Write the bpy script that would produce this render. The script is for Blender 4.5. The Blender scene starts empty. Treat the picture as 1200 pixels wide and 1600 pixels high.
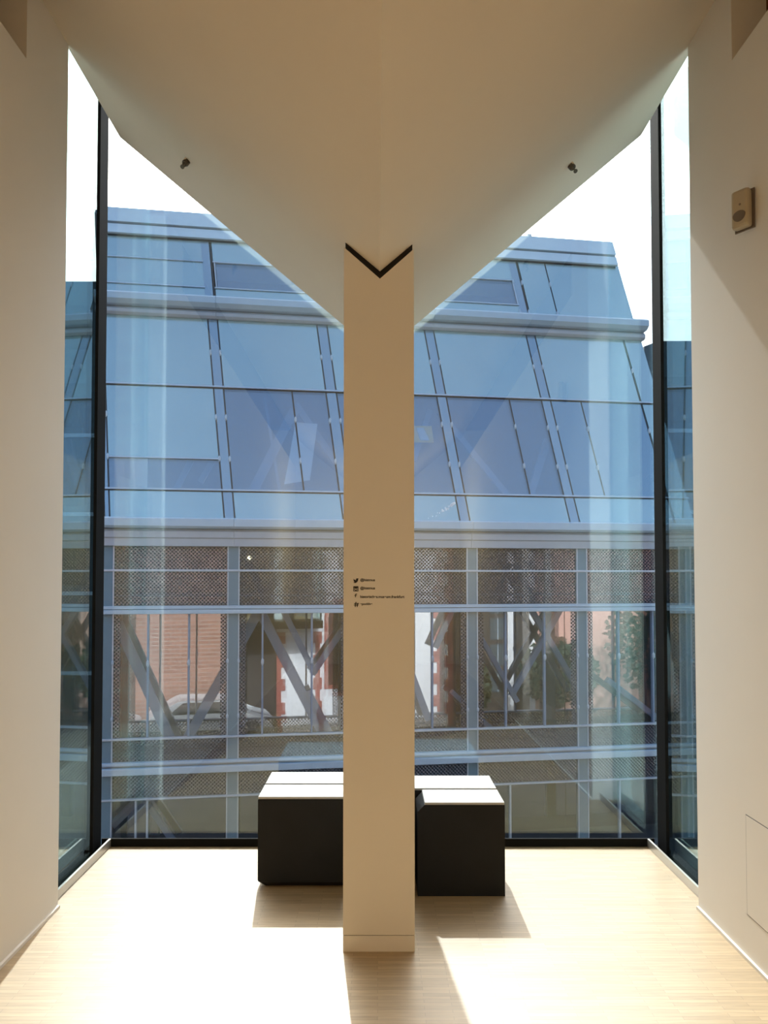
import bpy, bmesh, math, random
from mathutils import Vector, Matrix
random.seed(7)
sc = bpy.context.scene
COL = sc.collection
R = math.radians

# ------------------------------------------------------------------ camera
cam_d = bpy.data.cameras.new('camera')
cam_d.sensor_fit = 'HORIZONTAL'; cam_d.sensor_width = 36; cam_d.lens = 36
cam_d.shift_x = 0.00833; cam_d.shift_y = 0.0569
cam_d.clip_start = 0.05; cam_d.clip_end = 500
cam = bpy.data.objects.new('camera', cam_d); COL.objects.link(cam)
cam.location = (0, 0, 1.55); cam.rotation_euler = (R(91.75), 0, 0)
sc.camera = cam

# ------------------------------------------------------------------ sky, sun, exposure
SUN_STRENGTH = 5.2
SKY_STRENGTH = 0.46
world = bpy.data.worlds.new('sky'); sc.world = world
world.use_nodes = True
wn = world.node_tree.nodes; wl = world.node_tree.links
for n_ in list(wn): wn.remove(n_)
w_out = wn.new('ShaderNodeOutputWorld'); w_bg = wn.new('ShaderNodeBackground')
sky = wn.new('ShaderNodeTexSky'); sky.sky_type = 'NISHITA'; sky.sun_disc = False
sky.sun_elevation = R(45.7); sky.sun_rotation = R(-6.5)
sky.air_density = 1.0; sky.dust_density = 5.0; sky.ozone_density = 1.0
w_bg.inputs['Strength'].default_value = SKY_STRENGTH
wl.new(sky.outputs[0], w_bg.inputs['Color']); wl.new(w_bg.outputs[0], w_out.inputs[0])
sun_d = bpy.data.lights.new('sun', 'SUN'); sun_d.energy = SUN_STRENGTH
sun_d.angle = R(0.6); sun_d.color = (1.0, 0.97, 0.93)
sun = bpy.data.objects.new('sun', sun_d); COL.objects.link(sun)
sun.rotation_euler = Vector((0.095, -0.97, -1.0)).to_track_quat('-Z', 'Y').to_euler()
sun.location = (-3, 30, 30)
lamp_d = bpy.data.lights.new('fill_lamp', 'POINT'); lamp_d.energy = 78; lamp_d.color = (1.0, 0.74, 0.42)
lamp_d.shadow_soft_size = 0.05                        # unseen warm fill light added behind the viewer to lift the pillar
lamp = bpy.data.objects.new('fill_lamp', lamp_d); COL.objects.link(lamp); lamp.location = (0.0, -3.2, 2.50)
sc.view_settings.view_transform = 'Standard'; sc.view_settings.look = 'None'
sc.view_settings.exposure = 0.0; sc.view_settings.gamma = 1.0
sc.view_settings.use_curve_mapping = False
sc.cycles.use_denoising = True
sc.cycles.max_bounces = 16; sc.cycles.diffuse_bounces = 8; sc.cycles.glossy_bounces = 6
sc.cycles.transparent_max_bounces = 24; sc.cycles.transmission_bounces = 8
sc.cycles.sample_clamp_indirect = 6.0

# ------------------------------------------------------------------ materials
def new_mat(name):
    m = bpy.data.materials.new(name); m.use_nodes = True
    nt = m.node_tree
    for n_ in list(nt.nodes): nt.nodes.remove(n_)
    out = nt.nodes.new('ShaderNodeOutputMaterial')
    return m, nt, out

def noise_factor(nt, scale, detail=4, coord='Object', stretch=(1, 1, 1)):
    tc = nt.nodes.new('ShaderNodeTexCoord'); mp = nt.nodes.new('ShaderNodeMapping')
    mp.inputs['Scale'].default_value = stretch
    nz = nt.nodes.new('ShaderNodeTexNoise'); nz.inputs['Scale'].default_value = scale
    nz.inputs['Detail'].default_value = detail
    nt.links.new(tc.outputs[coord], mp.inputs[0]); nt.links.new(mp.outputs[0], nz.inputs['Vector'])
    return nz

def plain(name, col, rough=0.5, metal=0.0, var=0.06, scale=6.0, bump=0.0, spec=0.5):
    """principled material with a faint noise in colour and relief"""
    m, nt, out = new_mat(name)
    b = nt.nodes.new('ShaderNodeBsdfPrincipled')
    b.inputs['Roughness'].default_value = rough; b.inputs['Metallic'].default_value = metal
    b.inputs['Specular IOR Level'].default_value = spec
    nz = noise_factor(nt, scale)
    rp = nt.nodes.new('ShaderNodeValToRGB')
    rp.color_ramp.elements[0].position = 0.3; rp.color_ramp.elements[1].position = 0.7
    rp.color_ramp.elements[0].color = tuple(c * (1 - var) for c in col) + (1,)
    rp.color_ramp.elements[1].color = tuple(min(1, c * (1 + var)) for c in col) + (1,)
    nt.links.new(nz.outputs['Fac'], rp.inputs[0]); nt.links.new(rp.outputs[0], b.inputs['Base Color'])
    if bump:
        n2 = noise_factor(nt, 180.0)
        bp = nt.nodes.new('ShaderNodeBump'); bp.inputs['Strength'].default_value = bump
        bp.inputs['Distance'].default_value = 0.002
        nt.links.new(n2.outputs['Fac'], bp.inputs['Height']); nt.links.new(bp.outputs[0], b.inputs['Normal'])
    nt.links.new(b.outputs[0], out.inputs[0])
    return m

def facing_reflect(nt, f0, power=5.0):
    """Schlick reflectance that is the same from both sides of a pane"""
    lw = nt.nodes.new('ShaderNodeLayerWeight'); lw.inputs['Blend'].default_value = 0.5
    pw = nt.nodes.new('ShaderNodeMath'); pw.operation = 'POWER'; pw.inputs[1].default_value = power
    ma = nt.nodes.new('ShaderNodeMath'); ma.operation = 'MULTIPLY_ADD'
    ma.inputs[1].default_value = 1 - f0; ma.inputs[2].default_value = f0
    nt.links.new(lw.outputs['Facing'], pw.inputs[0]); nt.links.new(pw.outputs[0], ma.inputs[0])
    return ma

def glass(name, tint, f0, gcol=(1, 1, 1), rough=0.0, power=5.0, wave=0.0):
    m, nt, out = new_mat(name)
    t = nt.nodes.new('ShaderNodeBsdfTransparent'); t.inputs[0].default_value = tint + (1,)
    g = nt.nodes.new('ShaderNodeBsdfGlossy'); g.inputs['Color'].default_value = gcol + (1,)
    g.inputs['Roughness'].default_value = rough
    if wave:
        nz = noise_factor(nt, 0.9, 2)
        bp = nt.nodes.new('ShaderNodeBump'); bp.inputs['Strength'].default_value = 1.0
        bp.inputs['Distance'].default_value = wave
        nt.links.new(nz.outputs['Fac'], bp.inputs['Height']); nt.links.new(bp.outputs[0], g.inputs['Normal'])
    mx = nt.nodes.new('ShaderNodeMixShader')
    nt.links.new(facing_reflect(nt, f0, power).outputs[0], mx.inputs[0])
    nt.links.new(t.outputs[0], mx.inputs[1]); nt.links.new(g.outputs[0], mx.inputs[2])
    nt.links.new(mx.outputs[0], out.inputs[0])
    return m

def dot_mask(nt, pitch, radius):
    """1 inside printed dots on a diagonal grid in the pane's own plane (x, z)"""
    tc = nt.nodes.new('ShaderNodeTexCoord'); sp = nt.nodes.new('ShaderNodeSeparateXYZ')
    nt.links.new(tc.outputs['Object'], sp.inputs[0])
    def math_(op, a, b=None):
        n_ = nt.nodes.new('ShaderNodeMath'); n_.operation = op
        for i, v in enumerate((a, b)):
            if v is None: continue
            if isinstance(v, (int, float)): n_.inputs[i].default_value = v
            else: nt.links.new(v, n_.inputs[i])
        return n_.outputs[0]
    x, z = sp.outputs[0], sp.outputs[2]
    u = math_('SUBTRACT', math_('FRACT', math_('DIVIDE', math_('ADD', x, z), pitch)), 0.5)
    v = math_('SUBTRACT', math_('FRACT', math_('DIVIDE', math_('SUBTRACT', x, z), pitch)), 0.5)
    d2 = math_('ADD', math_('MULTIPLY', u, u), math_('MULTIPLY', v, v))
    return math_('LESS_THAN', d2, radius * radius)

def dotted_glass(name, tint, f0, gcol, dotcol, pitch=0.075, radius=0.36, haze=0.16):
    m, nt, out = new_mat(name)
    t = nt.nodes.new('ShaderNodeBsdfTransparent'); t.inputs[0].default_value = tint + (1,)
    g = nt.nodes.new('ShaderNodeBsdfGlossy'); g.inputs['Color'].default_value = gcol + (1,)
    g.inputs['Roughness'].default_value = 0.02
    mx = nt.nodes.new('ShaderNodeMixShader')
    nt.links.new(facing_reflect(nt, f0).outputs[0], mx.inputs[0])
    nt.links.new(t.outputs[0], mx.inputs[1]); nt.links.new(g.outputs[0], mx.inputs[2])
    hz = nt.nodes.new('ShaderNodeBsdfDiffuse'); hz.inputs[0].default_value = (0.42, 0.42, 0.47, 1)
    m3 = nt.nodes.new('ShaderNodeMixShader'); m3.inputs[0].default_value = haze
    nt.links.new(mx.outputs[0], m3.inputs[1]); nt.links.new(hz.outputs[0], m3.inputs[2]); mx = m3
    d = nt.nodes.new('ShaderNodeBsdfDiffuse'); d.inputs[0].default_value = dotcol + (1,)
    m2 = nt.nodes.new('ShaderNodeMixShader')
    nt.links.new(dot_mask(nt, pitch, radius), m2.inputs[0])
    nt.links.new(mx.outputs[0], m2.inputs[1]); nt.links.new(d.outputs[0], m2.inputs[2])
    nt.links.new(m2.outputs[0], out.inputs[0])
    return m

def coated_panel(name, base, gcol, fac, rough=0.08, dots=None):
    """back-painted glass: a painted body under a mirror-like face"""
    m, nt, out = new_mat(name)
    d = nt.nodes.new('ShaderNodeBsdfDiffuse')
    nz = noise_factor(nt, 0.7, 3)
    rp = nt.nodes.new('ShaderNodeValToRGB')
    rp.color_ramp.elements[0].position = 0.3; rp.color_ramp.elements[1].position = 0.7
    rp.color_ramp.elements[0].color = tuple(c * .93 for c in base) + (1,)
    rp.color_ramp.elements[1].color = tuple(c * 1.07 for c in base) + (1,)
    nt.links.new(nz.outputs['Fac'], rp.inputs[0])
    if dots:
        mc = nt.nodes.new('ShaderNodeMix'); mc.data_type = 'RGBA'
        nt.links.new(dot_mask(nt, 0.06, 0.3), mc.inputs[0])
        nt.links.new(rp.outputs[0], mc.inputs[6]); mc.inputs[7].default_value = dots + (1,)
        nt.links.new(mc.outputs[2], d.inputs[0])
    else:
        nt.links.new(rp.outputs[0], d.inputs[0])
    g = nt.nodes.new('ShaderNodeBsdfGlossy'); g.inputs['Color'].default_value = gcol + (1,)
    g.inputs['Roughness'].default_value = rough
    mx = nt.nodes.new('ShaderNodeMixShader')
    nt.links.new(facing_reflect(nt, fac).outputs[0], mx.inputs[0])
    nt.links.new(d.outputs[0], mx.inputs[1]); nt.links.new(g.outputs[0], mx.inputs[2])
    nt.links.new(mx.outputs[0], out.inputs[0])
    return m

def parquet(name):
    m, nt, out = new_mat(name)
    b = nt.nodes.new('ShaderNodeBsdfPrincipled')
    tc = nt.nodes.new('ShaderNodeTexCoord')
    br = nt.nodes.new('ShaderNodeTexBrick')
    br.offset = 0.37; br.squash = 1.0
    br.inputs['Scale'].default_value = 1.0
    br.inputs['Brick Width'].default_value = 0.27; br.inputs['Row Height'].default_value = 0.022
    br.inputs['Mortar Size'].default_value = 0.0006; br.inputs['Bias'].default_value = 0.0
    br.inputs['Color1'].default_value = (0.50, 0.365, 0.20, 1)
    br.inputs['Color2'].default_value = (0.385, 0.272, 0.14, 1)
    br.inputs['Mortar'].default_value = (0.22, 0.15, 0.08, 1)
    nt.links.new(tc.outputs['Object'], br.inputs['Vector'])
    nz = noise_factor(nt, 3.0, 5, stretch=(3, 40, 1))
    rp = nt.nodes.new('ShaderNodeValToRGB')
    rp.color_ramp.elements[0].position = 0.3; rp.color_ramp.elements[1].position = 0.75
    rp.color_ramp.elements[0].color = (0.82, 0.80, 0.78, 1); rp.color_ramp.elements[1].color = (1.08, 1.08, 1.08, 1)
    nt.links.new(nz.outputs['Fac'], rp.inputs[0])
    mu = nt.nodes.new('ShaderNodeMix'); mu.data_type = 'RGBA'; mu.blend_type = 'MULTIPLY'
    mu.inputs[0].default_value = 1.0
    nt.links.new(br.outputs['Color'], mu.inputs[6]); nt.links.new(rp.outputs[0], mu.inputs[7])
    nt.links.new(mu.outputs[2], b.inputs['Base Color'])
    b.inputs['Roughness'].default_value = 0.46
    b.inputs['Coat Weight'].default_value = 0.6; b.inputs['Coat Roughness'].default_value = 0.38
    b.inputs['Specular IOR Level'].default_value = 1.0
    bp = nt.nodes.new('ShaderNodeBump'); bp.inputs['Strength'].default_value = 0.15
    bp.inputs['Distance'].default_value = 0.001
    nt.links.new(br.outputs['Fac'], bp.inputs['Height']); bp.invert = True
    nt.links.new(bp.outputs[0], b.inputs['Normal'])
    nt.links.new(b.outputs[0], out.inputs[0])
    return m

def brickwork(name, c1, c2, mortar):
    m, nt, out = new_mat(name)
    b = nt.nodes.new('ShaderNodeBsdfPrincipled'); b.inputs['Roughness'].default_value = 0.9
    tc = nt.nodes.new('ShaderNodeTexCoord'); mp = nt.nodes.new('ShaderNodeMapping')
    mp.inputs['Rotation'].default_value = (R(-90), 0, 0)
    br = nt.nodes.new('ShaderNodeTexBrick'); br.inputs['Scale'].default_value = 1
    br.inputs['Brick Width'].default_value = 0.7; br.inputs['Row Height'].default_value = 0.15
    br.inputs['Mortar Size'].default_value = 0.02
    br.inputs['Color1'].default_value = c1 + (1,); br.inputs['Color2'].default_value = c2 + (1,)
    br.inputs['Mortar'].default_value = mortar + (1,)
    nt.links.new(tc.outputs['Object'], mp.inputs[0]); nt.links.new(mp.outputs[0], br.inputs['Vector'])
    nt.links.new(br.outputs['Color'], b.inputs['Base Color']); nt.links.new(b.outputs[0], out.inputs[0])
    return m

M = dict(
    plaster=plain('white_plaster', (0.76, 0.72, 0.66), 0.85, var=0.015, scale=2, bump=0.08),
    ceiling=plain('ceiling_paint', (0.79, 0.705, 0.575), 0.9, var=0.015, scale=2),
    brown=plain('shaded_brown', (0.20, 0.07, 0.015), 0.8, var=0.05),  # dimness of the wall slots put into the colour
    parquet=parquet('oak_parquet'),
    black_metal=plain('black_metal', (0.008, 0.008, 0.008), 0.7, var=0.1, spec=0.1),
    dark_gap=plain('dark_gap', (0.012, 0.010, 0.009), 0.9),
    sill_metal=plain('satin_aluminium', (0.55, 0.53, 0.49), 0.35, 0.7, var=0.03),
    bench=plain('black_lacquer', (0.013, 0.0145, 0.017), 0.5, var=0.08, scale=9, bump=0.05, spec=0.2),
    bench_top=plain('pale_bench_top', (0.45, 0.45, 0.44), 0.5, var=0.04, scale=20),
    lettering=plain('black_vinyl', (0.012, 0.010, 0.009), 0.6),
    sensor=plain('beige_plastic', (0.42, 0.36, 0.26), 0.5, var=0.03),
    sensor_lens=plain('sensor_lens', (0.16, 0.13, 0.11), 0.25),
    brass=plain('dull_brass', (0.14, 0.12, 0.09), 0.4, 0.6),
    pane_front=glass('front_glass', (0.92, 0.97, 0.98), 0.10, (0.80, 0.96, 1.0)),
    pane_side=glass('side_glass', (0.68, 0.80, 0.80), 0.26, (0.80, 0.97, 0.97), power=3.5),
    ext_blue=coated_panel('blue_panel', (0.27, 0.39, 0.38), (0.74, 0.89, 0.90), 0.50),
    ext_dots=coated_panel('blue_dotted_panel', (0.12, 0.20, 0.27), (0.68, 0.84, 0.90), 0.44, dots=(0.04, 0.07, 0.10)),
    ext_strip=coated_panel('grey_blue_strip', (0.17, 0.24, 0.29), (0.70, 0.84, 0.90), 0.44),
    ext_metal=plain('blue_grey_metal', (0.42, 0.54, 0.63), 0.5, 0.05, var=0.03),
    ext_coping=plain('pale_blue_coping', (0.60, 0.73, 0.80), 0.5, 0.05, var=0.03),
    ext_post=plain('blue_post_paint', (0.15, 0.24, 0.29), 0.5, 0.05, var=0.03),
    ext_metal_dark=plain('grey_metal', (0.40, 0.44, 0.48), 0.5, 0.05, var=0.04),
    ext_bar=plain('pale_glazing_bar', (0.46, 0.54, 0.61), 0.35, 0.3),
    gasket=plain('dark_gasket', (0.05, 0.055, 0.06), 0.7),
    ext_clear=glass('violet_glass', (0.90, 0.92, 0.95), 0.30, (0.80, 0.92, 0.98), wave=0.002),
    ext_pane=glass('facade_glass', (0.88, 0.90, 0.92), 0.04),
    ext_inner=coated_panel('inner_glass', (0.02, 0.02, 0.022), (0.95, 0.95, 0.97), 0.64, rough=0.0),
    ext_pane_dots=dotted_glass('facade_glass_dotted', (0.82, 0.84, 0.88), 0.05, (0.9, 0.92, 0.97), (0.03, 0.035, 0.045)),
    truss=plain('truss_paint', (0.20, 0.27, 0.37), 0.5, var=0.04),
    inner=plain('building_interior', (0.30, 0.29, 0.30), 0.9, var=0.1, scale=0.5),
    inner_floor=plain('building_floor', (0.25, 0.24, 0.24), 0.8),
    bright_board=plain('pale_board', (0.75, 0.86, 0.86), 0.6),
    bright_board_yellow=plain('yellow_board', (0.92, 0.70, 0.08), 0.6),
    brick=brickwork('brick_facing', (0.32, 0.145, 0.10), (0.42, 0.20, 0.14), (0.44, 0.30, 0.24)),
    render_white=plain('white_render', (0.82, 0.79, 0.78), 0.9, var=0.05, scale=1.5),
    render_pink=plain('pink_render', (0.62, 0.34, 0.27), 0.9, var=0.05, scale=1.5),
    sandstone=plain('red_sandstone', (0.36, 0.11, 0.09), 0.9, var=0.2, scale=3),
    dark_wall=plain('dark_stone', (0.05, 0.042, 0.04), 0.9, var=0.25, scale=1.2),
    paving=plain('paving', (0.085, 0.087, 0.09), 0.9, var=0.15, scale=0.8),
    stone=plain('pale_stone', (0.60, 0.58, 0.55), 0.9, var=0.06),
    leaf=plain('leaves', (0.025, 0.05, 0.028), 0.7, var=0.4, scale=3),
    bark=plain('bark', (0.10, 0.07, 0.05), 0.9),
    car_white=plain('pale_car_paint', (0.70, 0.70, 0.68), 0.2),
    car_glass=plain('car_window', (0.03, 0.035, 0.04), 0.1),
    tyre=plain('rubber', (0.02, 0.02, 0.02), 0.8),
    slate=plain('slate_cladding', (0.06, 0.085, 0.10), 0.5, var=0.12),
    splash=plain('white_splash', (0.85, 0.86, 0.86), 0.7),
)

# ------------------------------------------------------------------ builders
def link(name, bm, mat, parent=None, smooth=False, kind=None, label=None, cat=None, group=None, normals=True):
    if normals: bmesh.ops.recalc_face_normals(bm, faces=bm.faces[:])
    me = bpy.data.meshes.new(name); bm.to_mesh(me); bm.free()
    if smooth:
        for p in me.polygons: p.use_smooth = True
    me.materials.append(mat)
    o = bpy.data.objects.new(name, me); COL.objects.link(o)
    if parent: o.parent = parent
    return tag(o, kind, label, cat, group)

def tag(o, kind=None, label=None, cat=None, group=None):
    if kind: o['kind'] = kind
    if label: o['label'] = label
    if cat: o['category'] = cat
    if group: o['group'] = group
    return o

def empty(name, loc=(0, 0, 0), rz=0.0, **k):
    o = bpy.data.objects.new(name, None); COL.objects.link(o)
    o.location = loc; o.rotation_euler = (0, 0, rz); o.empty_display_size = 0.2
    return tag(o, **k)

def box(bm, x0, x1, y0, y1, z0, z1, bev=0.0):
    vs = [bm.verts.new((x, y, z)) for x in (x0, x1) for y in (y0, y1) for z in (z0, z1)]
    fs = [bm.faces.new([vs[i] for i in q]) for q in ((0, 1, 3, 2), (4, 6, 7, 5), (0, 4, 5, 1), (2, 3, 7, 6), (0, 2, 6, 4), (1, 5, 7, 3))]
    if bev:
        es = list({e for f in fs for e in f.edges})
        bmesh.ops.bevel(bm, geom=es, offset=bev, segments=2, affect='EDGES', profile=0.5)
    return bm

def hexa(bm, a, b):
    """solid between two quads (lists of four points)"""
    va = [bm.verts.new(p) for p in a]; vb = [bm.verts.new(p) for p in b]
    bm.faces.new(va); bm.faces.new(vb[::-1])
    for i in range(len(va)):
        j = (i + 1) % len(va); bm.faces.new((va[i], vb[i], vb[j], va[j]))

def prism(bm, pts, axis, a, b):
    """extrude a polygon (2-D points) along an axis from a to b"""
    def P(p, t):
        if axis == 'x': return (t, p[0], p[1])
        if axis == 'y': return (p[0], t, p[1])
        return (p[0], p[1], t)
    hexa(bm, [P(p, a) for p in pts], [P(p, b) for p in pts])

def B(*a, **k):
    return box(bmesh.new(), *a, **k)
def PR(pts, axis, a, b):
    bm = bmesh.new(); prism(bm, pts, axis, a, b); return bm

def cyl(bm, p, q, r0, r1=None, seg=12):
    r1 = r0 if r1 is None else r1
    p, q = Vector(p), Vector(q); d = (q - p).normalized()
    u = d.orthogonal().normalized(); v = d.cross(u)
    A = [bm.verts.new(p + (u * math.cos(t) + v * math.sin(t)) * r0) for t in [2 * math.pi * i / seg for i in range(seg)]]
    C = [bm.verts.new(q + (u * math.cos(t) + v * math.sin(t)) * r1) for t in [2 * math.pi * i / seg for i in range(seg)]]
    bm.faces.new(A[::-1]); bm.faces.new(C)
    for i in range(seg):
        j = (i + 1) % seg; bm.faces.new((A[i], A[j], C[j], C[i]))
    return bm

# ================================================================== THE ROOM
CK, CZ0, CXC = 0.848, 2.868, 0.01                     # folded ceiling: z = CZ0 + CK * |x - CXC|
def cz(x): return CZ0 + CK * abs(x - CXC)

link('floor', B(-1.70, 1.70, -5.0, 3.67, -0.30, 0.0), M['parquet'], kind='structure')
niche = link('floor_niche', B(-1.545, 1.562, 3.67, 4.50, -0.30, 0.0), M['parquet'], kind='structure')

def side_wall(s, name, yend, slot_y, slot_z0, slot_z1):
    x0, x1 = sorted((s * 1.51, s * 1.66))
    pts = [(-5.0, 0), (yend, 0), (yend, 4.17), (slot_y, 4.17), (slot_y, slot_z0), (-5.0, slot_z1)]
    w = link(name, PR(pts, 'x', x0, x1), M['plaster'], kind='structure')
    # slot at the top of the wall; its shade is put into the brown lining
    bm = bmesh.new()
    a, b = sorted((s * 1.545, s * 2.2)); c, d = sorted((s * 2.15, s * 2.2))
    box(bm, a, b, -5.0, slot_y + 0.1, 4.30, 4.36)
    box(bm, c, d, -5.0, slot_y + 0.1, 3.4, 4.30)
    a, b = sorted((s * 1.66, s * 2.15))
    box(bm, a, b, -5.0, slot_y + 0.1, 3.4, 3.45)
    box(bm, a, b, slot_y, slot_y + 0.1, 3.45, 4.30)
    link('slot_lining', bm, M['brown'], w)
    a, b = sorted((s * 1.498, s * 1.51))
    link('baseboard_left' if s < 0 else 'baseboard_right', B(a, b, -5.0, yend - 0.002, 0.0, 0.014), M['plaster'], kind='structure')
    return w
wall_l = side_wall(-1, 'wall_left', 3.675, 3.236, 3.787, 3.60)
wall_r = side_wall(1, 'wall_right', 3.662, 3.207, 3.760, 3.55)
link('wall_back', B(-2.2, 2.2, -5.15, -5.0, 0.0, 4.5), M['plaster'], kind='structure')

cp = [(-1.53, cz(-1.53)), (CXC, CZ0), (1.565, cz(1.565)), (1.565, cz(1.565) + 0.22), (CXC, CZ0 + 0.26), (-1.53, cz(-1.53) + 0.22)]
link('ceiling', PR(cp, 'y', -5.0, 4.485), M['ceiling'], kind='structure')
link('roof', B(-2.3, 2.3, -5.15, 4.2, 5.0, 5.15), M['plaster'], kind='structure')

# window sill tracks
link('trim_1', B(-1.60, 1.605, 4.500, 4.512, -0.02, 0.046), M['black_metal'], kind='structure')
bm = B(-1.558, -1.546, 3.675, 4.50, -0.02, 0.046); link('trim_2', bm, M['sill_metal'], kind='structure')
bm = B(1.563, 1.575, 3.662, 4.50, -0.02, 0.046); link('trim_3', bm, M['sill_metal'], kind='structure')
link('ledge', B(-1.70, 1.70, 4.50, 4.60, -0.32, -0.02), M['black_metal'], kind='structure')

# glazing
def window(name, pane_bm, pane_mat, frames):
    w = empty(name, kind='structure')
    link('pane', pane_bm, pane_mat, w)
    for nm, bm, m in frames: link(nm, bm, m, w)
    return w
window('window_1', B(-1.63, 1.645, 4.550, 4.566, -0.02, 5.0), M['pane_front'],
       [('bottom_rail', B(-1.62, 1.63, 4.52, 4.60, -0.06, -0.02), M['black_metal'])])
window('window_2', B(-1.650, -1.634, 3.68, 4.566, -0.02, 5.0), M['pane_side'],
       [('corner_post', B(-1.634, -1.616, 4.405, 4.535, -0.02, 5.0), M['black_metal']),
        ('bottom_rail', B(-1.66, -1.57, 3.68, 4.52, -0.06, -0.02), M['black_metal'])])
window('window_3', B(1.648, 1.664, 3.68, 4.566, -0.02, 5.0), M['pane_side'],
       [('corner_post', B(1.63, 1.648, 4.385, 4.515, -0.02, 5.0), M['black_metal']),
        ('bottom_rail', B(1.58, 1.67, 3.68, 4.52, -0.06, -0.02), M['black_metal'])])

# central pillar with V-shaped head
XL, XR, YF, YB = -0.144, 0.155, 3.246, 4.46
pil = link('pillar', PR([(XL, 0.068), (XR, 0.068), (XR, cz(XR) - 0.028), (CXC, CZ0 - 0.034), (XL, cz(XL) - 0.028)], 'y', YF, YB), M['plaster'],
           kind='structure', label='white plaster pillar in front of the corner window, black lettering on its face')
link('plinth', B(XL, XR, YF, YB, 0.0, 0.0655), M['plaster'], pil)
link('plinth_joint', B(XL + .003, XR - .003, YF + .003, YB - .003, 0.0655, 0.068), M['dark_gap'], pil)
bm = bmesh.new()
prism(bm, [(XL + .006, cz(XL) - 0.028), (CXC, CZ0 - 0.034), (CXC, CZ0 + 0.001), (XL + .006, cz(XL + .006) + 0.001)], 'y', YF + .006, YB)
prism(bm, [(CXC, CZ0 - 0.034), (XR - .006, cz(XR) - 0.028), (XR - .006, cz(XR - .006) + 0.001), (CXC, CZ0 + 0.001)], 'y', YF + .006, YB)
link('shadow_gap', bm, M['dark_gap'], pil, label='dark V-shaped joint under the ceiling fold')

# lettering on the pillar
def text_mesh(txt, x0, x1, zmid, parent):
    cu = bpy.data.curves.new('lettering', 'FONT'); cu.body = txt; cu.extrude = 0.0
    cu.offset = 0.03
    o = bpy.data.objects.new('lettering', cu); COL.objects.link(o)
    bpy.context.view_layer.update()
    me = bpy.data.meshes.new_from_object(o.evaluated_get(bpy.context.evaluated_depsgraph_get()))
    bpy.data.objects.remove(o)
    xs = [v.co.x for v in me.vertices]
    k = (x1 - x0) / (max(xs) - min(xs)); mn = min(xs)
    for v in me.vertices: v.co = Vector(((v.co.x - mn) * k + x0, YF - 0.0006, (v.co.y - 0.25) * k + zmid))
    me.materials.append(M['lettering'])
    t = bpy.data.objects.new('lettering', me); COL.objects.link(t); t.parent = parent
    t['label'] = 'small black lettering %s' % txt
    return t
text_mesh('@histmus', -0.073, -0.0108, 1.5455, pil)
text_mesh('@histmus', -0.073, -0.0108, 1.5110, pil)
text_mesh('historisches.museum.frankfurt', -0.073, 0.1135, 1.4745, pil)
text_mesh('epochlive', -0.073, -0.0216, 1.4445, pil)
def icon(polys, label, x0, z0, s):
    bm = bmesh.new()
    for pl in polys:
        prism(bm, [(x0 + p[0] * s, z0 + p[1] * s) for p in pl], 'y', YF - 0.0008, YF)
    link('pictogram', bm, M['lettering'], pil, label=label)
def ring(cx, cy, r, n_=14): return [(cx + r * math.cos(2 * math.pi * i / n_), cy + r * math.sin(2 * math.pi * i / n_)) for i in range(n_)]
def annulus(cx, cy, r0, r1, n_=14):
    o, i_ = ring(cx, cy, r1, n_), ring(cx, cy, r0, n_)
    return [[o[k], o[(k + 1) % n_], i_[(k + 1) % n_], i_[k]] for k in range(n_)]
icon([[(.0, .86), (.22, .66), (.50, .56), (.52, .80), (.66, .92), (.82, .90), (1.0, .94), (.93, .78), (.88, .45), (.70, .18), (.42, .04), (.14, .06), (.0, .14), (.26, .22), (.08, .36), (.10, .46), (.02, .60), (.06, .66)]],
     'black bird pictogram', -0.1027, 1.5330, 0.0225)
icon([[(0, .0), (1, .0), (1, .14), (0, .14)], [(0, .66), (1, .66), (1, 1.), (0, 1.)], [(0, .14), (.14, .14), (.14, .66), (0, .66)], [(.86, .14), (1, .14), (1, .66), (.86, .66)]]
     + annulus(.5, .42, .15, .30), 'black square camera pictogram', -0.1027, 1.4985, 0.0215)
icon([[(.30, .0), (.52, .0), (.52, .42), (.30, .42)], [(.12, .42), (.78, .42), (.80, .58), (.12, .58)], [(.30, .58), (.52, .58), (.60, .76), (.84, .78), (.86, .94), (.50, .96), (.32, .80)]],
     'black letter f pictogram', -0.1000, 1.4735, 0.0160)
icon([[(.18, .0), (.36, .0), (.52, 1.), (.34, 1.)], [(.56, .0), (.74, .0), (.86, .74), (.68, .74)], [(.0, .30), (.90, .30), (.92, .46), (.02, .46)], [(.06, .60), (1., .60), (1.02, .76), (.08, .76)]],
     'black hash-shaped pictogram', -0.1005, 1.4325, 0.0215)

# ------------------------------------------------------------------ benches
def chamfer_block(x0, x1, y0, y1, z0, z1, cl_top=0, cl_bot=0, c_front_bot=0):
    """block whose long left edges and lower front edge can be cut back"""
    pts = [(x0, z0 + cl_bot)] if cl_bot else [(x0, z0)]
    pts = []
    if cl_bot: pts += [(x0, z0 + cl_bot), (x0 + cl_bot, z0)]
    else: pts += [(x0, z0)]
    pts += [(x1, z0), (x1, z1)]
    if cl_top: pts += [(x0 + cl_top, z1), (x0, z1 - cl_top)]
    else: pts += [(x0, z1)]
    bm = PR(pts, 'y', y0, y1)
    if c_front_bot:
        es = [e_ for e_ in bm.edges if all(abs(v.co.y - y0) < 1e-6 and abs(v.co.z - z0) < 1e-6 for v in e_.verts)]
        bmesh.ops.bevel(bm, geom=es, offset=c_front_bot, segments=1, affect='EDGES')
    es = [e_ for e_ in bm.edges if e_.calc_face_angle(0) > 0.3]
    bmesh.ops.bevel(bm, geom=es, offset=0.0022, segments=2, affect='EDGES')
    return bm
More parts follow.
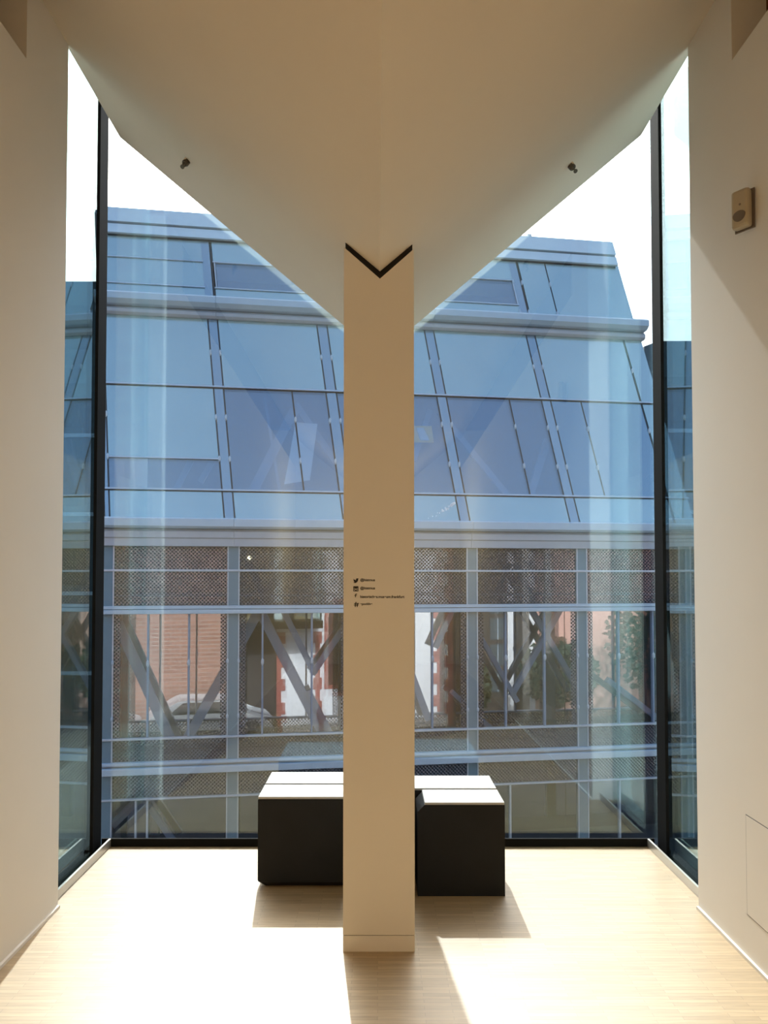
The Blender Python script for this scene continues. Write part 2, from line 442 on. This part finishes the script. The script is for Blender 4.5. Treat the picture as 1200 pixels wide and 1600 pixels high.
def bench(name, label, x0, x1, ys, cl_top, cl_bot, cfb, rear_x0):
    o = empty(name, ((x0 + x1) / 2, (ys[0] + ys[2]) / 2, 0), label=label, cat='bench', group='black benches behind the pillar')
    ox, oy = o.location.x, o.location.y
    H, T = 0.454, 0.012
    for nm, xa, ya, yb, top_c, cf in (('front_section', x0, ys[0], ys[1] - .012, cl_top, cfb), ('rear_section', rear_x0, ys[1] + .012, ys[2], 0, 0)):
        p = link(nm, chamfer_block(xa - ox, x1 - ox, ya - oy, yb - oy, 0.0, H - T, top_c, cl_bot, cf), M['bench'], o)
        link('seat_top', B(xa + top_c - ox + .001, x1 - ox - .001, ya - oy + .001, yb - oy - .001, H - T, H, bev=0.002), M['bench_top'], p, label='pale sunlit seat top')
    link('seam', B(rear_x0 + .05 - ox, x1 - ox - .012, ys[1] - .012 - oy, ys[1] + .012 - oy, 0.0, H - .03), M['dark_gap'], o)
    return o
bench('bench', 'black box bench left of the pillar, cut back along its lower edges', -0.603, -0.168, (3.905, 4.150, 4.405), 0, 0.036, 0.030, -0.603)
bench('bench', 'black box bench right of the pillar, straight to the floor', 0.196, 0.624, (3.805, 4.052, 4.325), 0.034, 0, 0, 0.170)

# ------------------------------------------------------------------ small fittings
def sprinkler(px, py, s, label):
    """a head screwed to the sloping ceiling"""
    nrm = Vector((CK * s, 0, -1)).normalized()          # out of the ceiling, into the room
    base = Vector((px, py, cz(px)))
    o = empty('ceiling_sprinkler', base, label=label, cat='sprinkler', group='sprinkler heads on the folded ceiling')
    ax = Vector((-0.30 * s, -0.50, -0.80)).normalized()  # the head throws into the room
    P = lambda t: nrm * 0.004 + ax * t
    link('escutcheon', cyl(bmesh.new(), (0, 0, 0), nrm * .005, .030, .025, 20), M['ceiling'], o)
    bm = cyl(bmesh.new(), P(-.008), P(.026), .018, .018, 12); cyl(bm, P(.026), P(.036), .014, .010, 12)
    link('body', bm, M['brass'], o)
    u = ax.orthogonal().normalized()
    bm = bmesh.new()
    for sx in (-1, 1): cyl(bm, P(.032) + u * (sx * .011), P(.060) + u * (sx * .003), .0030, .0026, 6)
    cyl(bm, P(.034), P(.060), .0030, .0030, 6)
    link('frame_arms', bm, M['brass'], o)
    link('deflector', cyl(bmesh.new(), P(.059), P(.063), .011, .011, 12), M['brass'], o)
sprinkler(-0.983, 3.896, 1, 'dull metal sprinkler head on the left slope of the ceiling')
sprinkler(1.010, 3.948, -1, 'dull metal sprinkler head on the right slope of the ceiling')

o = empty('motion_sensor', (1.486, 3.060, 2.958), R(35), label='beige motion sensor high on the right wall', cat='sensor')
link('housing', box(bmesh.new(), -.046, -.006, -.036, .036, 0, .156, bev=0.012), M['sensor'], o, smooth=False)
link('back_plate', box(bmesh.new(), -.006, 0, -.042, .042, -.003, .159, bev=0.002), M['sensor_lens'], o)
bm = bmesh.new()
prism(bm, [(.026 * math.cos(t), .050 + .026 * math.sin(t)) if math.sin(t) < .0 else (.026 * math.cos(t), .050 + .018 * math.sin(t)) for t in [2 * math.pi * i / 20 for i in range(20)]], 'x', -.0485, -.044)
link('lens', bm, M['sensor_lens'], o, label='dark rounded lens window')
link('indicator', cyl(bmesh.new(), (-.0480, -.004, .092), (-.045, -.004, .092), .0045, .005, 8), M['sensor_lens'], o)

o = empty('access_panel', (1.51, 2.86, 0.18), label='flush square access panel low on the right wall', cat='panel')
link('panel_door', box(bmesh.new(), -.0014, .004, -.318, .318, .004, .404), M['plaster'], o)
bm = bmesh.new()
for a in ((-.321, -.318, .001, .407), (.318, .321, .001, .407), (-.318, .318, .001, .004), (-.318, .318, .404, .407)):
    box(bm, -.0006, .003, *a)
link('panel_joint', bm, M['dark_gap'], o)

# ================================================================== GLASS BUILDING OPPOSITE
SH = 0.1513
bld = empty('glass_building', (0, 16.0, 0), math.asin(SH), label='blue glass building across the street, sloping glazed roof over a diagonal truss', cat='building')
ZB, LEAN, SKEW = 2.772, 0.32, -0.10
def mp_(s, z, off=0.0): return (s + SKEW * (z - ZB), LEAN * (z - ZB) + off, z)
def slab(bm, s0, s1, z0, z1, off=0.0, th=0.05):
    q = [(s0, z0), (s1, z0), (s1, z1), (s0, z1)]
    hexa(bm, [mp_(s, z, off) for s, z in q], [mp_(s, z, off + th) for s, z in q])
    return bm
def bld_part(name, bm, mat, **k): return link(name, bm, M[mat], bld, **k)

STRIPS = [(-5.47, -5.37), (-3.14, -2.93), (-0.72, -0.49), (1.77, 1.99), (4.23, 4.45)]
SL, SR, SU = -5.50, 7.16, -5.33
bays = [(STRIPS[i][1], STRIPS[i + 1][0]) for i in range(4)] + [(4.45, 6.67), (6.69, SR)]
g = 0.016
clear_bay = {1: [-1.463], 2: [0.60], 3: [3.46]}
for i, (a, b) in enumerate(bays):
    # lowest row, middle row, top row of the lower tier
    bld_part('roof_panel', slab(bmesh.new(), a + g, b - g, 2.78, 3.36), 'ext_blue')
    bld_part('roof_panel', slab(bmesh.new(), a + g, b - g, 5.71, 7.36), 'ext_blue')
    if i == 0:
        bld_part('roof_panel', slab(bmesh.new(), a + g, b - g, 4.07, 5.67), 'ext_blue')
        bld_part('roof_window', slab(bmesh.new(), a + g, b - g, 3.40, 4.03), 'ext_clear', label='see-through violet-tinted roof glass')
        bld_part('glazing_bar', slab(bmesh.new(), a, b, 4.035, 4.065, -0.03, 0.06), 'ext_bar')
    elif i in clear_bay:
        ms = clear_bay[i]
        cuts = [a] + ms + [b]
        for c0, c1 in zip(cuts, cuts[1:]):
            bld_part('roof_window', slab(bmesh.new(), c0 + g, c1 - g, 3.40, 5.67), 'ext_clear', label='see-through violet-tinted roof glass')
    elif i == 4:
        for c0, c1 in ((a, 5.185), (5.185, b)):
            bld_part('roof_panel', slab(bmesh.new(), c0 + g, c1 - g, 3.40, 5.67), 'ext_dots', label='blue roof panel printed with fine dots')
    else:
        bld_part('roof_panel', slab(bmesh.new(), a + g, b - g, 3.40, 5.67), 'ext_blue')
    # upper tier
    a = max(a, SU)
    if i <= 3:
        for z0, z1, clear in ((7.76, 8.11, 0), (8.15, 8.79, i in (1, 2, 3)), (8.82, 9.36, 0)):
            bld_part('roof_window' if clear else 'roof_panel', slab(bmesh.new(), a + (.07 if clear else g), b - (.05 if clear else g), z0, z1), 'ext_clear' if clear else 'ext_blue')
        for z in (8.13, 8.805):
            bld_part('glazing_bar', slab(bmesh.new(), a, b, z - .014, z + .014, -0.03, 0.06), 'ext_bar')
        if i in (1, 2, 3):
            bld_part('window_edge', slab(bmesh.new(), a + .03, a + .06, 8.15, 8.79, -0.02, 0.05), 'ext_bar')
            bld_part('window_edge', slab(bmesh.new(), b - .04, b - .01, 8.15, 8.79, -0.02, 0.05), 'ext_bar')
for c0, c1 in ((4.45, 5.155), (5.155, 7.06)):
    bld_part('roof_panel', slab(bmesh.new(), c0 + g, c1 - g, 7.76, 9.36), 'ext_blue')
for a, b in STRIPS:
    bld_part('roof_strip', slab(bmesh.new(), a + g, b - g, 2.78, 7.36), 'ext_strip')
    if a > -5.4: bld_part('roof_strip', slab(bmesh.new(), a - .03 + g, b - .03 - g, 7.76, 9.36), 'ext_strip')
# dark joints, each with its clamps
seams = [(s, 2.78, 7.36) for a, b in STRIPS for s in (a, b)] + [(6.68, 2.78, 7.36), (-1.463, 3.4, 5.67), (0.60, 3.4, 5.67), (3.46, 3.4, 5.67), (5.185, 3.4, 5.67)]
seams += [(s - .015, 7.76, 9.36) for a, b in STRIPS[1:] for s in (a, b)] + [(5.155, 7.76, 9.36)]
clamp_me = None
for s, z0, z1 in seams:
    bld_part('seam', slab(bmesh.new(), s - g, s + g, z0, z1, 0.006, 0.04), 'gasket')
    for z in ([6.5, 4.98, 4.05] if z1 - z0 > 3 else [4.98, 4.05] if z1 < 6 else [8.75, 7.95] if s > 4.2 else []):
        if clamp_me is None:
            bm = bmesh.new(); bmesh.ops.create_icosphere(bm, subdivisions=1, radius=1.0)
            c = bld_part('clamp', bm, 'ext_bar', normals=False); clamp_me = c.data
        else:
            c = bpy.data.objects.new('clamp', clamp_me); COL.objects.link(c); c.parent = bld
        c.scale = (.032, .03, .075); c.location = mp_(s, z, -0.015)
for z in (3.378, 5.69):
    bld_part('glazing_bar', slab(bmesh.new(), SL, SR, z - .018, z + .018, -0.045, 0.09), 'ext_bar')
    bld_part('seam', slab(bmesh.new(), SL, SR, z - .045, z - .018, -0.004, 0.04), 'gasket')
# roof edge bands
bld_part('parapet_band', slab(bmesh.new(), SU, 7.06, 9.40, 9.63, -0.10, 0.3), 'ext_coping')
bld_part('parapet_joint', slab(bmesh.new(), SU, 7.02, 9.62, 9.69, 0.0, 0.2), 'gasket')
bld_part('parapet_joint', slab(bmesh.new(), SU, 7.02, 9.34, 9.41, 0.0, 0.1), 'gasket')
bld_part('parapet_coping', slab(bmesh.new(), SU, 7.06, 9.68, 10.05, -0.14, 0.5), 'ext_coping')
bld_part('roof_upstand', slab(bmesh.new(), 3.6, 5.66, 10.05, 10.24, 0.25, 1.2), 'ext_coping')
bld_part('roof_vent', slab(bmesh.new(), 5.10, 5.20, 10.24, 10.42, 0.4, 0.1), 'ext_metal_dark')
# cornice and gutter, extruded profiles
def profile(name, pts, s0, s1, mat, z_ref):
    sh = SKEW * (z_ref - ZB); n0 = LEAN * (z_ref - ZB)
    bm = bmesh.new(); prism(bm, [(n0 + p, z) for p, z in pts], 'x', s0 + sh, s1 + sh)
    return bld_part(name, bm, mat)
for s0, s1 in ((SL, -2.94), (-2.935, 1.98), (1.985, 7.22)):
    profile('cornice_upper', [(.1, 7.50), (-.24, 7.53), (-.34, 7.60), (-.34, 7.73), (-.30, 7.77), (.25, 7.80)], s0, s1, 'ext_metal', 7.5)
    profile('cornice_lower', [(.1, 7.33), (-.10, 7.33), (-.16, 7.37), (-.16, 7.44), (-.10, 7.50), (.1, 7.50)], s0, s1, 'ext_metal_dark', 7.5)
    profile('gutter_upper', [(.1, 2.55), (-.24, 2.56), (-.30, 2.60), (-.30, 2.74), (-.26, 2.77), (.12, 2.78)], s0, s1, 'ext_metal', ZB)
    profile('gutter_lower', [(.1, 2.21), (-.12, 2.21), (-.12, 2.36), (-.16, 2.38), (-.16, 2.50), (-.10, 2.55), (.1, 2.55)], s0, s1, 'ext_metal_dark', ZB)

# lower storeys: posts, rails, panes
GZ = -4.1
posts = [(-5.50, -5.28), (-3.06, -2.84), (-0.62, -0.40), (1.91, 2.13), (4.36, 4.58), (6.90, 7.12)]
for a, b in posts:
    bld_part('wall_post', B(a, b, -0.03, 0.10, GZ, 2.21), 'ext_post')
    for s in (a, b):
        bld_part('post_edge', B(s - .012, s + .012, -0.045, 0.0, GZ, 2.21), 'ext_bar')
        for z in (-0.10, -1.20):
            c = bpy.data.objects.new('clamp', clamp_me); COL.objects.link(c); c.parent = bld
            c.scale = (.03, .03, .06); c.location = (s, -.05, z)
mull = [[-4.61, -3.82], [-2.364, -1.366], [0.30, 1.154], [2.75, 3.612], [5.3, 6.1]]
lowm = [[-4.817, -4.598], [-1.4], [0.3], [2.839], [5.3]]
for i in range(5):
    a, b = posts[i][1], posts[i + 1][0]
    cuts = [a] + mull[i] + [b]
    for c0, c1 in zip(cuts, cuts[1:]):
        bld_part('wall_pane', B(c0 + .012, c1 - .012, 0, .03, -1.58, 0.86), 'ext_pane')
    for s in mull[i]:
        bld_part('mullion', B(s - .018, s + .018, -.05, .05, -1.58, 0.86), 'truss')
        c = bpy.data.objects.new('clamp', clamp_me); COL.objects.link(c); c.parent = bld
        c.scale = (.035, .03, .08); c.location = (s, -.06, -0.12)
    # printed edge strips beside the posts
    for s0, s1 in ((a + .012, a + .14), (b - .14, b - .012)):
        bld_part('dotted_strip', B(s0, s1, -.006, -.001, -1.58, 0.86), 'ext_pane_dots')
    for z0, z1 in ((1.745, 2.21), (1.02, 1.70), (-2.05, -1.63), (-2.76, -2.28)):
        bld_part('dotted_pane', B(a + .012, b - .012, 0, .03, z0, z1), 'ext_pane_dots', label='glass pane printed with a fine grid of dots')
    bld_part('glazing_bar', B(a, b, .04, .07, 1.205, 1.235), 'ext_metal')
    bld_part('glazing_bar', B(a, b, .04, .07, -1.85, -1.83), 'gasket')
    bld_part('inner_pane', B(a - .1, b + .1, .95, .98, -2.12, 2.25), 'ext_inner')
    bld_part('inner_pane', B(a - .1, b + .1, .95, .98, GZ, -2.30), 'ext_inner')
    cuts = [a] + lowm[i] + [b]
    for c0, c1 in zip(cuts, cuts[1:]):
        bld_part('wall_pane', B(c0 + .012, c1 - .012, 0, .03, GZ, -2.80), 'ext_pane')
    for s in lowm[i]:
        bld_part('mullion', B(s - .018, s + .018, -.04, .05, GZ, -2.80), 'ext_bar')
for z0, z1, n0, mat in ((1.70, 1.745, -.06, 'ext_bar'), (.955, 1.02, -.14, 'ext_metal'), (.86, .945, -.16, 'ext_metal'), (-1.625, -1.58, -.07, 'ext_bar'),
                        (-2.105, -2.05, -.12, 'ext_metal'), (-2.145, -2.11, -.05, 'ext_metal_dark'), (-2.28, -2.15, -.18, 'ext_metal'), (-2.80, -2.76, -.07, 'ext_bar')):
    bld_part('rail', B(SL, SR, n0, .06, z0, z1, bev=0.01), mat)
# diagonal truss between the two skins
def bar(p, q, w, off, up=False, dep=0.12):
    p, q = Vector(p), Vector(q); d = (q - p).normalized(); t = Vector((-d.y, d.x)) * w / 2
    pts = [p + t, p - t, q - t, q + t]
    f = (lambda v, o_: mp_(v.x, v.y, o_)) if up else (lambda v, o_: (v.x, o_, v.y))
    bm = bmesh.new(); hexa(bm, [f(v, off) for v in pts], [f(v, off + dep) for v in pts])
    bld_part('truss_diagonal', bm, 'truss')
for p, q, w in [((-2.43, .9), (-1.05, -1.8), .20), ((-2.43, .9), (-3.95, -1.85), .20), ((-5.3, .66), (-4.18, -1.85), .20), ((-1.94, .9), (-1.26, -.46), .13),
                ((-.6, .58), (-1.32, -.46), .13), ((-2.8, 2.15), (-2.17, .9), .17), ((-1.77, 2.2), (-2.43, .9), .17), ((2.36, 1.76), (2.68, 1.1), .09),
                ((3.05, 1.9), (2.66, 1.1), .09), ((3.17, 1.9), (3.65, .95), .10), ((2.24, .5), (3.2, -1.15), .10), ((4.2, .86), (3.06, -1.02), .12),
                ((3.52, .9), (4.7, -1.05), .12), ((1.75, .9), (1.35, .06), .12), ((5.3, -.7), (6.5, -1.6), .12), ((1.71, -.89), (2.78, -1.89), .10),
                ((-5.36, -3.44), (-4.2, -2.3), .16), ((-4.66, -3.05), (-4.1, -3.9), .12), ((-1.42, -.82), (-.5, -2.6), .16), ((-3.95, -1.75), (-3.5, -2.2), .16),
                ((.3, .9), (1.2, -1.5), .14), ((.2, .9), (-.4, -.6), .14)]:
    bar(p, q, w, 0.5)
for p, q, w in [((-1.42, 5.34), (-2.56, 3.35), .20), ((-1.38, 5.48), (-.50, 3.86), .16), ((1.92, 5.4), (3.15, 3.40), .15), ((4.40, 4.8), (3.66, 3.44), .15),
                ((1.7, 5.45), (1.1, 4.2), .12), ((-2.05, 5.6), (-1.95, 3.45), .06), ((-3.6, 3.6), (-3.3, 4.1), .12), ((-3.75, 4.1), (-4.1, 3.45), .12)]:
    bar(p, q, w, 0.5, True, 0.08)
# interior shell
bld_part('upper_floor', B(SL, SR, .05, 6.0, 2.25, 2.55), 'inner_floor')
bld_part('lower_floor', B(SL, SR, .05, 6.0, -2.30, -2.12), 'inner_floor')
bld_part('back_wall', B(SL, SR, 6.0, 6.2, GZ, 10.0), 'inner')
for s in (SL, SR - .1):
    bm = bmesh.new(); prism(bm, [(.05, GZ), (6.0, GZ), (6.0, 10.0), (2.4, 10.0), (.08, 2.75)], 'x', 0, .1)
    for v in bm.verts: v.co.x += s + (SKEW * (v.co.z - ZB) if v.co.z > ZB else 0)
    bld_part('end_wall', bm, 'ext_blue' if s > 0 else 'inner')
bld_part('roof_deck', B(SL - .7, SR - .75, 2.35, 6.2, 9.95, 10.03), 'ext_metal')
# boards just behind the sloping glass; the pale one stands in for a reflection
def bright_board(quad, mat, off, label):
    bm = bmesh.new(); hexa(bm, [mp_(s, z, off) for s, z in quad], [mp_(s, z, off + .05) for s, z in quad])
    bld_part('inset_board', bm, mat, label=label)
bright_board([(-1.44, 5.0), (-.96, 4.98), (-1.28, 3.68), (-1.84, 3.57)], 'bright_board', .35, 'pale leaning board behind the roof glass, in place of a reflection')
bright_board([(1.17, 5.0), (1.62, 5.01), (1.61, 4.62), (1.17, 4.61)], 'bright_board_yellow', .35, 'yellow board behind the roof glass')
bright_board([(1.25, 4.95), (1.42, 4.95), (1.50, 4.66), (1.30, 4.66)], 'bright_board', .30, 'white stripe on the yellow board')
# bird droppings on one low roof panel
bm = bmesh.new()
for k in range(26):
    t = random.random() ** 1.4
    s = 1.72 - .62 * t + random.uniform(-.03, .03); z = 3.17 - .36 * t + random.uniform(-.02, .02); r = random.uniform(.008, .026) * (1.2 - .7 * t)
    p = [(s + r * math.cos(a), z + r * math.sin(a) * 1.3) for a in [math.pi * 2 * i / 6 for i in range(6)]]
    hexa(bm, [mp_(a, b, -.004) for a, b in p], [mp_(a, b, .001) for a, b in p])
bld_part('droppings', bm, 'splash', kind='stuff', label='white bird droppings on the blue panel')

# darker block further right
o = empty('slate_building', (10.5, 30, GZ), label='dark slate-blue building beyond the right end of the glass building', cat='building')
bm = bmesh.new(); prism(bm, [(0, 0), (8, 0), (8, 15.06), (.55, 15.03), (0, 14.82)], 'y', 0, 8)
link('wall', bm, M['slate'], o)
for k in range(4): link('band', B(-.04, 8.04, -.06, 0, 3.2 * k + 1.8, 3.2 * k + 1.95), M['ext_metal'], o)
for k in range(4):
    for j in range(3): link('window', B(.8 + 2.3 * j, 2.4 + 2.3 * j, -.03, .02, 3.2 * k + 2.2, 3.2 * k + 4.0), M['car_glass'], o)

o = empty('slate_building', (-22.0, 31, GZ), label='dark slate-blue block added beyond the left end of the glass building', cat='building')  # added to keep bright sky out of the left side pane
link('wall', B(0, 11.0, 0, 8, 0, 17.8), M['slate'], o)
for k in range(4): link('band', B(-.04, 11.04, -.06, 0, 3.2 * k + 1.8, 3.2 * k + 1.95), M['ext_metal'], o)
for k in range(5):
    for j in range(4): link('window', B(.8 + 2.6 * j, 2.4 + 2.6 * j, -.03, .02, 3.2 * k + 2.2, 3.2 * k + 4.0), M['car_glass'], o)

# ================================================================== OUR SIDE OF THE STREET (mirrored in the facade opposite)
link('ground', B(-60, 60, 3.0, 70, GZ - .3, GZ), M['paving'], kind='structure')
wo = link('wall_outside', B(-1.7, 0.1, 3.45, 3.60, GZ, -0.33), M['dark_wall'], kind='structure')
link('brick_facing', B(-9.5, -1.72, 3.45, 3.60, GZ, 5.1), M['brick'], wo)
link('white_facing', B(0.1, 1.70, 3.45, 3.60, GZ, -0.33), M['render_white'], wo)
link('white_facing', B(1.70, 6.95, 3.45, 3.60, GZ, 5.1), M['render_white'], wo)
link('dark_facing', B(6.95, 9.97, 3.45, 3.60, GZ, 5.1), M['dark_wall'], wo)
link('white_facing', B(9.97, 10.28, 3.45, 3.60, GZ, 5.1), M['render_white'], wo)
link('dark_facing', B(10.28, 11.0, 3.45, 3.60, GZ, 5.1), M['dark_wall'], wo)
link('white_facing', B(11.0, 11.27, 3.45, 3.60, GZ, 5.1), M['render_white'], wo)
link('pink_facing', B(11.27, 17.5, 3.45, 3.60, GZ, 4.2), M['render_pink'], wo)
for s_ in (0.1, 1.62, 6.53, 2.6):
    for k in range(19 if s_ > 1 else 8):
        w = .34 if k % 2 else .18
        z = GZ + .45 * k
        if s_ == 0.1: link('quoin', B(s_, s_ + w, 3.595, 3.63, z, z + .44), M['sandstone'], wo)
        elif s_ == 6.53: link('quoin', B(s_ + .4 - w, s_ + .42, 3.595, 3.63, z, z + .44), M['sandstone'], wo)
        elif s_ == 1.62 and z < -.8: link('quoin', B(s_ + .1 - w / 2, s_ + .1 + w / 2, 3.595, 3.63, z, z + .44), M['sandstone'], wo)
def arch_window(x0, x1, z0, z1):
    r = (x1 - x0) / 2; cx = (x0 + x1) / 2
    def outline(m): return [(x0 - m, z0 - m), (x1 + m, z0 - m)] + [(cx + (r + m) * math.cos(t), z1 - r + (r + m) * math.sin(t) * 1.3) for t in [math.pi * i / 10 for i in range(11)]]
    link('arch_surround', PR(outline(.16), 'y', 3.595, 3.62), M['sandstone'], wo)
    link('arch_glass', PR(outline(0), 'y', 3.60, 3.635), M['car_glass'], wo)
arch_window(2.15, 3.1, -2.6, .5); arch_window(4.2, 5.1, -2.6, .5)
for k in range(4):
    link('grid_window', B(9.15, 9.85, 3.59, 3.615, -3.2 + 1.1 * k, -2.3 + 1.1 * k), M['slate'], wo)
    link('grid_bar', B(9.48, 9.52, 3.60, 3.64, -3.2 + 1.1 * k, -2.3 + 1.1 * k), M['ext_bar'], wo)
def tree(x, y, h, r, label):
    o = empty('street_tree', (x, y, GZ), label=label, cat='tree', group='trees along the street on our side')
    link('trunk', cyl(bmesh.new(), (0, 0, 0), (.1, 0, h * .5), .16, .09, 8), M['bark'], o)
    bm = bmesh.new()
    for k in range(1500):
        v = Vector((random.gauss(0, 1), random.gauss(0, 1), random.gauss(0, 1))).normalized() * (random.random() ** .4)
        p = Vector((v.x * r, v.y * r * .8, h * .58 + v.z * h * .42))
        a = Vector((random.uniform(-1, 1), random.uniform(-1, 1), random.uniform(-1, 1))).normalized() * .16
        b = a.orthogonal().normalized() * .10
        bm.faces.new([bm.verts.new(p - a), bm.verts.new(p + b), bm.verts.new(p + a), bm.verts.new(p - b)])
    link('foliage', bm, M['leaf'], o, kind='stuff', normals=False)
tree(11.2, 5.6, 3.3, 1.75, 'low dark green tree before the pink house front')
tree(15.5, 6.4, 5.4, 2.4, 'taller dark green tree at the end of the pink house front')
tree(7.7, 5.2, 2.4, .65, 'small dark green tree before the dark house front')
def car(x, y, label):
    o = empty('parked_car', (x, y, GZ), label=label, cat='car', group='cars parked below the brick wall')
    side = [(-2.1, .35), (2.1, .35), (2.15, .75), (1.3, .95), (.7, 1.42), (-1.1, 1.45), (-1.9, 1.0), (-2.15, .9)]
    bm = PR(side, 'y', -.85, .85)
    bmesh.ops.bevel(bm, geom=bm.edges[:], offset=.06, segments=2, affect='EDGES')
    link('body', bm, M['car_white'], o)
    gl = [(-1.5, .98), (1.05, .98), (.6, 1.36), (-1.0, 1.38)]
    link('side_window', PR(gl, 'y', .84, .86), M['car_glass'], o); link('side_window', PR(gl, 'y', -.86, -.84), M['car_glass'], o)
    for wx in (-1.35, 1.35):
        for wy in (-.86, .68): link('wheel', cyl(bmesh.new(), (wx, wy, .33), (wx, wy + .18, .33), .33, .33, 18), M['tyre'], o)
car(-7.0, 4.9, 'pale parked car, the left one under the brick wall'); car(-2.5, 4.9, 'pale parked car, the right one under the brick wall')
